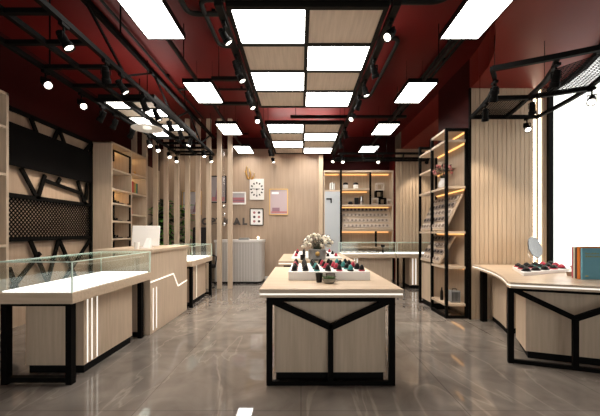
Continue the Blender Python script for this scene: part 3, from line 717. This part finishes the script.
pal = mat('print_pale', (.45,.42,.44), .4); mauve = mat('print_mauve', (.25,.14,.18), .4); rose = mat('print_rose', (.42,.16,.18), .4); grp = mat('print_grey', (.30,.27,.28), .35); dk = mat('print_dark', (.05,.03,.04), .4)
blush = mat('print_blush', (.45,.36,.38), .35)
p = picture('tall print in a gold frame seen between the slats, left of the others', 182.5, 201.5, 191, 215, gold, pal, ((.1,.9,.75,.93,blush),))
m = MB()
m.hexa([(.03,-.026,-.25),(.13,-.026,-.25),(.13,-.021,-.25),(.03,-.021,-.25)], [(.10,-.026,.02),(.12,-.026,.02),(.12,-.021,.02),(.10,-.021,.02)]); m.build('print_detail', mauve, p)
p = picture('large grey print of a tower in a dark frame behind the slats', 210.5, 226.5, 176, 203, black, grp, ((.1,.9,.78,.93,rose),))
m = MB().hexa([(-.09,-.026,-.28),(.09,-.026,-.28),(.09,-.021,-.28),(-.09,-.021,-.28)], [(-.012,-.026,.22),(.012,-.026,.22),(.012,-.021,.22),(-.012,-.021,.22)]); m.build('print_detail', mauve, p)
picture('small landscape print of rose hills in a white frame', 231, 246, 192, 204.5, white, pal, ((.08,.92,.45,.92,rose),(.08,.92,.62,.72,mauve),(.08,.92,.82,.92,blush)), .035)
picture('print in a thin gold frame right of the clock', 269.5, 288, 189, 215, gold, blush, ((.12,.5,.12,.2,white),(.15,.55,.72,.9,mauve),(.1,.95,.86,.93,rose)), .022)
p = picture('small dark framed print with six little motifs below the clock', 250, 263.5, 208.5, 225.5, black, white, (), .02)
for i in range(2):
    for j in range(3):
        mt = dk if (i+j) % 2 else rose
        m = MB().lathe([(0,0),(.035,0),(.035,.006),(0,.006)], n=10); m.rot(Matrix.Translation((-.065+.13*i, -.021, .12-.12*j)) @ Matrix.Rotation(PI/2, 4, 'X')); m.build('motif', mt, p)
ck = thing('wall_clock', 'white rectangular wall clock with black round dial marks', 'clock', ((257-301)*K, 9.1, 1.3+(232-189.5)*K))
MB().box(-.195, .195, -.04, 0, -.29, .29).build('face', whitem, ck, bevel=.006)
m = MB()
for k in range(12):
    a = k*PI/6; c = Vector((.155*math.sin(a), -.042, .175*math.cos(a))); d = Vector((math.sin(a), 0, math.cos(a)))
    m.bar(c-d*.025, c+d*.025, .004, .034, up=d.cross((0,1,0)))
m.build('dial_marks', black, ck)
m = MB().bar((0,-.047,0), (.075,-.047,.015), .004, .016).build('hour_hand', black, ck)
m = MB().bar((0,-.052,0), (-.12,-.052,.015), .004, .012).build('minute_hand', black, ck)
m = MB().bar((0,-.056,.02), (0,-.056,-.15), .004, .007).build('second_hand', black, ck)
m = MB().lathe([(0,0),(.022,0),(.022,.02),(0,.02)], n=14); m.rot(Matrix.Translation((0,-.04,0)) @ Matrix.Rotation(PI/2, 4, 'X')); m.build('hub', black, ck)
an = thing('wall_ornament', 'gold branching ornament fixed above the clock', 'wall decoration', ((250-301)*K, 9.1, 2.78))
m = MB().tube([(-.06,-.02,0),(-.10,-.06,.15),(-.07,-.08,.32)], [.03,.022,.008], 8).tube([(0,-.03,-.02),(.02,-.08,.14),(-.02,-.09,.26)], [.03,.02,.008], 8).tube([(.05,-.02,-.04),(.12,-.07,.05),(.14,-.08,.14)], [.025,.018,.006], 8).tube([(-.09,-.05,.12),(-.15,-.07,.2)], [.014,.005], 6).tube([(-.08,-.012,.0),(.1,-.012,-.06)], .016, 8)
m.build('branches', gold, an, smooth=True)
# sign letters
sg = thing('wall_sign', 'dark standoff letters on the back wall, partly hidden by the slats', 'sign', ((224-301)*K, 9.1, 1.3+(232-224.5)*K))
def glyph(ch_, x, size, parent):
    cu = bpy.data.curves.new('letter', 'FONT'); cu.body = ch_; cu.size = size; cu.extrude = .02; cu.offset = .012; cu.resolution_u = 4
    to = bpy.data.objects.new('letter', cu); COL.objects.link(to)
    bpy.context.view_layer.update()
    me = bpy.data.meshes.new_from_object(to.evaluated_get(bpy.context.evaluated_depsgraph_get()))
    wd = to.dimensions.x
    bpy.data.objects.remove(to)
    o = bpy.data.objects.new('letter', me); COL.objects.link(o); me.materials.clear(); me.materials.append(letter_m)
    o.parent = parent; o.location = (x, -.045, 0); o.rotation_euler = (PI/2, 0, 0); return wd
letter_m = mat('letter_charcoal', (.09, .075, .068), .5)
x = -.6
for c in 'OPTICAL': x += glyph(c, x, .25, sg) + .03
MB().box(-.57, .44, -.025, 0, .02, .035).build('backing_rail', letter_m, sg)
# planting behind the slats
def planter(label, x, y, h, n):
    p = thing('potted_plant', label, 'plant', (x, y, 0))
    MB().lathe([(.15,0),(.2,.45),(.18,.45),(.17,.4),(0,.4)], n=20).build('pot', whitem, p, smooth=True)
    st_ = MB(); a_ = MB(); b2 = MB()
    for i in range(n):
        th = i*2.4; hh = .6+(h-.6)*((i+1)/n); r = .03+.07*random.random(); c = Vector((r*math.cos(th), r*math.sin(th), hh))
        if i % 8 == 0: st_.tube([(0,0,.4), c*.5+Vector((0,0,.3)), c], .008, 5)
        for k in range(3):
            (a_ if random.random() < .4 else b2).leaf(c, (math.cos(th+k*2), math.sin(th+k*2), random.uniform(-.5,.6)), .24, .13)
    st_.build('stem', leafd, p); o = a_.build('foliage', leafg, p); o2 = b2.build('foliage', leafd, p)
planter('tall leafy plant in a white pot behind the slats, left one', -3.46, 8.06, 1.95, 60)
planter('tall leafy plant in a white pot behind the slats, middle one', -3.55, 8.68, 2.1, 66)
planter('thin dark leafy plant in a white pot behind the slats, right one', -2.98, 8.38, 1.95, 30)
gp = thing('bead_pendant', 'slim hanging rod with bright glass beads seen between the rightmost slats', 'pendant', (-1.95, 8.35, 0))
MB().tube([(0,0,1.25),(0,0,CZ)], .006, 8).build('rod', chrome, gp)
for z in (1.95, 1.75, 1.50): MB().ball((0,0,z), .045, 2).build('glass_bead', chrome, gp, smooth=True)

# ------------------------------------------------------------------ ceiling panels
def light_panel(label, x0, x1, y0, y1, z=3.40):
    t = thing('ceiling_light', label, 'ceiling light', ((x0+x1)/2, (y0+y1)/2, z), 0, 'square ceiling lights')
    a, b_ = (x1-x0)/2, (y1-y0)/2; f_ = .012
    MB().box(-a-f_, a+f_, -b_-f_, -b_, 0, .06).box(-a-f_, a+f_, b_, b_+f_, 0, .06).box(-a-f_, -a, -b_, b_, 0, .06).box(a, a+f_, -b_, b_, 0, .06).box(-a, a, -b_, b_, .045, .06).build('frame', black, t)
    MB().box(-a, a, -b_, b_, .004, .012).build('diffuser', panel_e, t)
    for x in (-a*.6, a*.6): MB().tube([(x, 0, .06), (x, 0, CZ-z)], .0025, 6).build('suspension_rod', black, t)
    return t
LY = [(2.87, 3.59), (4.65, 5.37), (6.43, 7.13), (8.1, 8.82)]
wo = ['nearest', 'second nearest', 'third nearest', 'farthest']
for i, (a, b_) in enumerate(LY):
    light_panel(f'white ceiling light panel left of the centre grid, {wo[i]} of its row', -1.66, -1.27, a, b_)
    light_panel(f'white ceiling light panel right of the centre grid, {wo[i]} of its row', 1.52, 1.92, a, b_)
def grid_light(label, x0, x1, y0, pitch, rows, z, first_white, t_=.045, tiles=wood_tile):
    g_ = thing('ceiling_grid_light', label, 'ceiling light', ((x0+x1)/2, y0, z))
    hw = (x1-x0)/2; d = pitch*rows; m = MB(); b_ = t_/2
    for x in (-hw, 0, hw): m.box(x-b_, x+b_, -b_, d+b_, -.01, .06)
    for k in range(rows+1):
        m.box(-hw+b_, -b_, k*pitch-b_, k*pitch+b_, -.01, .06); m.box(b_, hw-b_, k*pitch-b_, k*pitch+b_, -.01, .06)
    m.build('frame', pipe_m, g_)
    for k in range(rows):
        for c in (0, 1):
            xa, xb = ((-hw+b_, -b_), (b_, hw-b_))[c]; wht = (k+c) % 2 == (0 if first_white else 1)
            m = MB().box(xa, xb, k*pitch+b_, (k+1)*pitch-b_, .005, .02)
            if wht: m.build('light_diffuser', panel_e, g_)
            else: m.build('wood_tile', tiles, g_)
    return g_
g1 = grid_light('large checkered ceiling grid of light panels and wood tiles, near the viewer', -.68, .80, 3.085, .6125, 4, 3.40, True)
g2 = grid_light('checkered ceiling grid of light panels and wood tiles, farther back', -.68, .80, 6.40, .605, 4, 3.40, True)
g3 = grid_light('small checkered light and wood grid lying in the left truss', -2.69, -1.97, 4.41, .345, 5, 3.075, True, .03)
for g_, ys in ((g1, (.1, 2.35)), (g2, (.1, 2.3))):
    for x in (-.71, .71):
        for y in ys: MB().tube([(x, y, .06), (x, y, CZ-3.4)], .004, 6).build('suspension_rod', black, g_)
# spot tracks alongside the grid
for x, s in ((-.755, 'left'), (.875, 'right')):
    t = thing('spotlight_track', f'long black spotlight track along the {s} edge of the ceiling grids', 'track', (x, 3.0, 3.36))
    MB().box(-.035, .035, 0, 6.0, 0, .055).build('track_rail', pipe_m, t)
    for y in (.2, 1.9, 3.6, 5.6): MB().tube([(0, y, .055), (0, y, CZ-3.36)], .004, 6).build('suspension_rod', black, t)
# conduits
def conduit(label, pts, r=.030, z=CZ-.05, name='ceiling_conduit'):
    out = []; P3 = [Vector((*p, z)) if len(p) == 2 else Vector(p) for p in pts]
    for i, p in enumerate(P3):
        if 0 < i < len(P3)-1:
            a = (P3[i-1]-p).normalized(); c = (P3[i+1]-p).normalized(); R_ = .12
            for k in range(6):
                t = k/5; out.append(p + a*R_*(1-t)**2 + c*R_*t**2)
        else: out.append(p)
    o = MB().tube(out, r, 10).build(name, pipe_m, smooth=True); tag(o, label, 'conduit')
    st_ = MB(); 
    p0 = P3[0]; p1 = P3[-1]
    for p in (P3[0].lerp(P3[1], .5), P3[-1].lerp(P3[-2], .5)):
        st_.box(p.x-.02, p.x+.02, p.y-.02, p.y+.02, p.z, CZ)
    st_.build('pipe_clamp', black, o)
conduit('black conduit bending right towards the near grid, above the left light panels', [(-1.32, 2.4), (-1.32, 3.86), (-.72, 3.86)])
conduit('black looped conduit just left of the near ceiling grid', [(-.72, 3.62), (-1.12, 3.62), (-1.12, 4.53), (-.72, 4.53)], .028)
conduit('black conduit curving towards the viewer right of the near grid', [(.9, 3.66), (1.55, 3.66), (1.9, 3.0)])
conduit('black looped conduit just right of the near ceiling grid', [(.93, 4.34), (1.3, 4.34), (1.3, 6.25), (.93, 6.25)])
conduit('left one of two straight conduits on the right half of the ceiling', [(2.0, 2.9), (2.0, 6.0), (2.0, 9.0)], .022)
conduit('right one of two straight conduits on the right half of the ceiling', [(2.15, 3.9), (2.15, 6.0), (2.15, 9.0)], .022)
conduit('thick pipe running along the ceiling above the left truss', [(-2.38, -1), (-2.38, 3.5), (-2.38, 7.4)], .04)
conduit('thin pipe running beside the thick one on the left ceiling', [(-2.2, -1), (-2.2, 3.5), (-2.2, 7.4)], .018)
conduit('cross conduit from left light row to the grid end', [(-2.2, 5.9), (-1.4, 5.9), (-.72, 5.9)], .02)
for i, (x, a, b_) in enumerate([(-1.465, 3.61, 4.63), (-1.465, 5.39, 6.41), (-1.465, 7.15, 8.08), (1.72, 3.61, 4.63), (1.72, 5.39, 6.41), (1.72, 7.15, 8.08)]):
    s = 'left' if x < 0 else 'right'
    o = MB().box(x-.018, x+.018, a, b_, 3.41, 3.45).build('connecting_rail', pipe_m); tag(o, f'thin dark rail joining the {["first and second","second and third","third and fourth"][i%3]} {s} ceiling light panels', 'rail')
    MB().tube([(x, (a+b_)/2, 3.45), (x, (a+b_)/2, CZ)], .006, 6).build('suspension_rod', black, o)
for lb, x0, x1, y, z in (('dark cross rail from the left light row to the end of the near grid', -1.66, -.7, 5.60, 3.455), ('dark cross rail running right from the farther grid front', -.2, 2.0, 6.27, 3.465), ('short dark rail between second left light panel and near grid', -1.25, -.77, 4.62, 3.42), ('black beam across the front end of the near ceiling grid', -.71, .83, 3.02, 3.43)):
    o = MB().box(x0, x1, y-.025, y+.025, z, z+.05).build('cross_rail', pipe_m); tag(o, lb, 'rail')
    for x in (x0+.1, x1-.1): MB().tube([(x, y, z+.05), (x, y, CZ)], .006, 6).build('suspension_rod', black, o)

# ------------------------------------------------------------------ left truss
TZ = 3.05
tr1 = thing('ceiling_truss', 'long black box truss hanging over the left counters', 'truss', (-2.35, 2.2, TZ))
def tb_(a, b_, w_=.045): return MB().bar((a[0]+2.35, a[1]-2.2, a[2]-TZ), (b_[0]+2.35, b_[1]-2.2, b_[2]-TZ), w_)
for x in (-2.74, -2.36, -1.97): tb_((x, .8, TZ), (x, 7.45, TZ)).build('chord', black, tr1)
tb_((-1.97, .8, 3.42), (-1.97, 7.45, 3.42), .05).build('chord', black, tr1)
for y in (1.7, 2.15, 2.62, 3.05, 3.5, 3.95, 4.38, 6.15, 6.5, 6.85, 7.2, 7.45): tb_((-2.74, y, TZ), (-1.97, y, TZ), .04).build('cross_member', black, tr1)
y = .9; up_ = True
while y < 6.8:
    for x in (-1.97,):
        a, b_ = ((TZ, 3.42) if up_ else (3.42, TZ)); tb_((x, y, a), (x, y+.7, b_), .022).build('web_bar', black, tr1)
    y += .7; up_ = not up_
for x in (-2.74, -1.97):
    for y in (1.5, 3.6, 5.6, 7.2): tb_((x, y, 3.42 if x > -2.5 else TZ), (x, y, CZ), .012).build('suspension_rod', black, tr1)
# back truss
TB = 3.11
tr2 = thing('ceiling_truss', 'black flat ladder truss hanging in front of the back shelving', 'truss', (1.9, 7.7, TB))
for y in (7.7, 8.2, 8.45): MB().box(-1.03, 1.3 if y > 8 else 1.5, y-7.7-.02, y-7.7+.02, -.0, .045).build('chord', black, tr2)
for i in range(5): MB().bar((-1.0+.5*i, 0, .02), (-.8+.5*i, .75, .02), .03).build('web_bar', black, tr2)
for x in (-.9, .1, 1.1): MB().tube([(x, 0, .04), (x, 0, (SOFF if x > 1 else CZ)-TB)], .008, 6).build('suspension_rod', black, tr2)

# ------------------------------------------------------------------ right curved ceiling frame
RZ = 2.98
cf = thing('curved_ceiling_frame', 'curved black ceiling frame with mesh infill over the right counter', 'ceiling frame', (2.8, 3.9, RZ))
arcs = [[(2.49,4.82),(2.44,4.5),(2.36,4.15),(2.24,3.82),(2.10,3.58),(1.97,3.40)],
        [(2.99,4.82),(2.93,4.5),(2.84,4.12),(2.73,3.7),(2.61,3.42),(2.46,3.16)],
        [(3.45,4.82),(3.44,4.5),(3.41,4.15),(3.36,3.86),(3.22,3.45),(3.0,2.87)]]
def cfp(p, dz=0): return (p[0]-2.8, p[1]-3.9, dz)
for A in arcs:
    m = MB()
    for a, b_ in zip(A, A[1:]):
        d = (Vector(b_)-Vector(a)).normalized()*.012
        m.bar(cfp((a[0]-d.x, a[1]-d.y)), cfp((b_[0]+d.x, b_[1]+d.y)), .04, .045)
    m.build('curved_rail', black, cf)
for ps in ([arcs[0][0], arcs[1][0], arcs[2][0]], [arcs[0][2], arcs[1][2], arcs[2][3]], [arcs[0][5], arcs[1][5], arcs[2][5]]):
    m = MB()
    for a, b_ in zip(ps, ps[1:]): m.bar(cfp(a), cfp(b_), .045, .05)
    m.build('cross_bar', black, cf)
def mesh_cell(A, B, n, k):      # wires between two polylines
    m = MB()
    def P(L_, t): t *= len(L_)-1; i = min(int(t), len(L_)-2); f_ = t-i; return Vector(L_[i]).lerp(Vector(L_[i+1]), f_)
    for i in range(n+1): m.bar(cfp(P(A, i/n)), cfp(P(B, i/n)), .004, .006)
    for j in range(1, k):
        pts = [P(A, i/6).lerp(P(B, i/6), j/k) for i in range(7)]
        for a, b_ in zip(pts, pts[1:]): m.bar(cfp(a), cfp(b_), .004, .006)
    m.build('mesh_infill', black, cf)
mesh_cell(arcs[0][0:3], arcs[1][0:3], 22, 16)
mesh_cell(arcs[1][2:5], arcs[2][3:6], 24, 14)
for p in (arcs[0][1], arcs[1][3], arcs[2][1], arcs[2][4], arcs[0][4]): MB().tube([cfp(p), cfp(p, SOFF-RZ)], .003, 6).build('suspension_rod', black, cf)

# ------------------------------------------------------------------ pendant dish lamp
dl = thing('dish_pendant', 'white shallow dish pendant lamp hanging below the left truss', 'pendant lamp', (-2.33, 5.0, 2.86))
MB().lathe([(.0,.03),(.10,.028),(.22,.0),(.225,.006),(.12,.045),(.05,.075),(.03,.13),(0,.13)], n=36).build('shade', white, dl, smooth=True)
MB().tube([(0,0,.12),(0,0,CZ-2.86)], .007, 8).build('cord', black, dl)
MB().lathe([(0,.0),(.06,.004),(.06,.026),(0,.028)], n=20).build('bulb_disc', led_w, dl, smooth=True)

# ------------------------------------------------------------------ track spotlights
SP = None
def aim(body, d):
    d = Vector(d).normalized(); body.rotation_euler = d.to_track_quat('-Z', 'Y').to_euler()
def spot(label, loc, d, power=1.0, angle=62, group='black track spotlights'):
    """loc: where the adapter meets the underside of its rail"""
    global SP
    if SP is None:
        r = thing('track_spotlight', label, 'spotlight', loc, 0, group)
        MB().box(-.018, .018, -.045, .045, -.028, 0).build('adapter', black, r, bevel=.003)
        MB().tube([(0,0,-.028),(0,0,-.075)], .009, 8).box(-.045, .045, -.008, .008, -.083, -.075).box(-.045, -.039, -.008, .008, -.14, -.075).box(.039, .045, -.008, .008, -.14, -.075).build('yoke', black, r)
        b0 = MB().lathe([(0,.07),(.026,.07),(.030,.055),(.030,.035),(.035,.03),(.036,-.04),(.043,-.045),(.045,-.085),(.040,-.085),(.036,-.06),(0,-.058)], n=20).build('lamp_body', black, r, smooth=True, loc=(0,0,-.13))
        MB().lathe([(0,-.072),(.036,-.072),(.036,-.066),(0,-.066)], n=20).build('lens', lens_e, b0)
        ld = bpy.data.lights.new('spot', 'SPOT'); ld.energy = SPOT; ld.color = (1, .84, .66); ld.spot_size = math.radians(angle); ld.spot_blend = .7; ld.shadow_soft_size = .03
        lo = bpy.data.objects.new('bulb_light', ld); COL.objects.link(lo); lo.parent = b0; lo.location = (0, 0, -.088)
        SP = r
    else: r = dup(SP, loc, 0, label, group)
    body = [c for c in r.children if c.name.startswith('lamp_body')][0]
    aim(body, d)
    dh = Vector((d[0], d[1]))
    if dh.length > .05:
        for c in r.children:
            if c.name.startswith('yoke'): c.rotation_euler.z = math.atan2(dh.y, dh.x)-PI/2
    if power != 1.0:
        for c in body.children:
            if c.type == 'LIGHT': c.data = c.data.copy(); c.data.energy = SPOT*power
    return r
T0 = TZ-.0225
left_t = [(-1.97,2.74,(.5,.1,-.8),'inner chord, nearest to the viewer'),(-2.74,3.54,(.75,-.45,-.55),'outer chord, nearest to the viewer'),(-2.74,4.12,(.7,-.5,-.6),'outer chord, second from the viewer'),
    (-1.97,3.33,(-.2,.5,-.8),'inner chord, second from the viewer'),(-1.97,3.62,(.6,.2,-.9),'inner chord, third from the viewer'),(-2.74,4.55,(-.6,.1,-.8),'outer chord, beside the first grid tile'),
    (-2.74,4.86,(-.6,.2,-.8),'outer chord, beside the second grid tile'),(-1.97,4.14,(.3,.4,-.9),'inner chord, just before the grid'),(-1.97,4.50,(.4,.2,-.9),'inner chord, beside the first grid tile'),
    (-1.97,4.95,(.3,.4,-.9),'inner chord, beside the second grid tile'),(-2.74,5.35,(-.6,.2,-.8),'outer chord, above the dish lamp'),(-1.97,5.4,(.3,.2,-.9),'inner chord, beside the dish lamp'),
    (-2.74,5.95,(.4,-.4,-.7),'outer chord, first beyond the grid'),(-2.74,6.3,(.4,-.5,-.7),'outer chord, second beyond the grid'),(-2.74,6.85,(.4,-.5,-.7),'outer chord, third beyond the grid'),(-2.74,7.25,(.3,-.5,-.8),'outer chord, farthest'),
    (-1.97,5.85,(-.2,-.3,-.9),'inner chord, first beyond the grid'),(-1.97,6.7,(.2,-.3,-.9),'inner chord, second beyond the grid'),(-1.97,7.2,(.3,-.3,-.9),'inner chord, farthest')]
for x, y, d, s in left_t: spot(f'black spotlight on the left truss, {s}', (x, y, T0), d)
ys = [3.25, 3.86, 4.08, 4.71, 4.98, 5.66, 6.47, 7.2, 8.0, 8.85]
ds = [(.45,.1,-.7),(.3,.3,-.8),(.4,-.1,-.8),(.3,.3,-.8),(.4,-.2,-.8),(.2,-.6,-.6),(.3,.3,-.8),(.3,.2,-.8),(.2,.4,-.8),(.3,-.3,-.7)]
for i, (y, d) in enumerate(zip(ys, ds)): spot(f'black spotlight on the left grid track, {ORD[i]} from the viewer', (-.755, y, 3.36), d)
ys = [3.22, 3.95, 4.5, 5.0, 5.55, 6.5, 7.3, 8.85]
ds = [(-.5,-.4,-.6),(.3,.3,-.8),(.2,-.1,-.8),(-.3,.3,-.8),(-.5,-.5,-.6),(.3,.3,-.8),(.2,.2,-.8),(-.3,-.5,-.6)]
for i, (y, d) in enumerate(zip(ys, ds)): spot(f'black spotlight on the right grid track, {ORD[i]} from the viewer', (.875, y, 3.36), d)
R0 = RZ-.023
for p, d, s in (((2.13,3.63),(.1,.5,-.8),'inner arc, nearer one'), ((2.39,4.28),(.2,.4,-.8),'inner arc, farther one'), ((2.52,3.26),(.1,.4,-.8),'middle arc, nearer one'), ((2.84,4.05),(.2,.3,-.9),'middle arc, farther one'), ((3.35,3.80),(-.5,-.5,-.6),'outer arc, nearer one'), ((3.28,4.79),(-.2,-.6,-.7),'cross bar nearest the fluted pier')):
    spot(f'black spotlight on the curved right frame, {s}', (*p, R0), d)
spot('black spotlight on the back truss, left one above the frosted door side', (.98, 7.7, TB), (-.1, -.5, -.7)); spot('black spotlight on the back truss, right one above the cube frames', (1.8, 7.7, TB), (-.1, -.5, -.7))
spot('black spotlight on the back truss, near its right end', (2.95, 7.7, TB), (.0, .7, -.7), 1.0)
# recessed downlights washing the back wall
DL = None
for i, x in enumerate((-3.5, -2.85, -2.2, -1.45, -.75, .0)):
    lb = f'small recessed ceiling downlight close to the back wall, {ORD[i]} from left'
    if DL is None:
        DL = thing('recessed_downlight', lb, 'downlight', (x, 8.72, CZ-.001), 0, 'downlights at the back wall')
        MB().lathe([(.045,0),(.062,0),(.062,-.012),(.045,-.012)], n=20).build('trim_ring', black, DL)
        MB().lathe([(0,-.002),(.044,-.002),(.044,-.008),(0,-.008)], n=20).build('lens', lens_e, DL)
        ld = bpy.data.lights.new('downlight', 'SPOT'); ld.energy = 24; ld.color = (1, .84, .68); ld.spot_size = math.radians(75); ld.spot_blend = .6; ld.shadow_soft_size = .03
        lo = bpy.data.objects.new('bulb_light', ld); COL.objects.link(lo); lo.parent = DL; lo.location = (0, 0, -.02); lo.rotation_euler.x = .12
    else: dup(DL, (x, 8.72, CZ-.001), 0, lb)
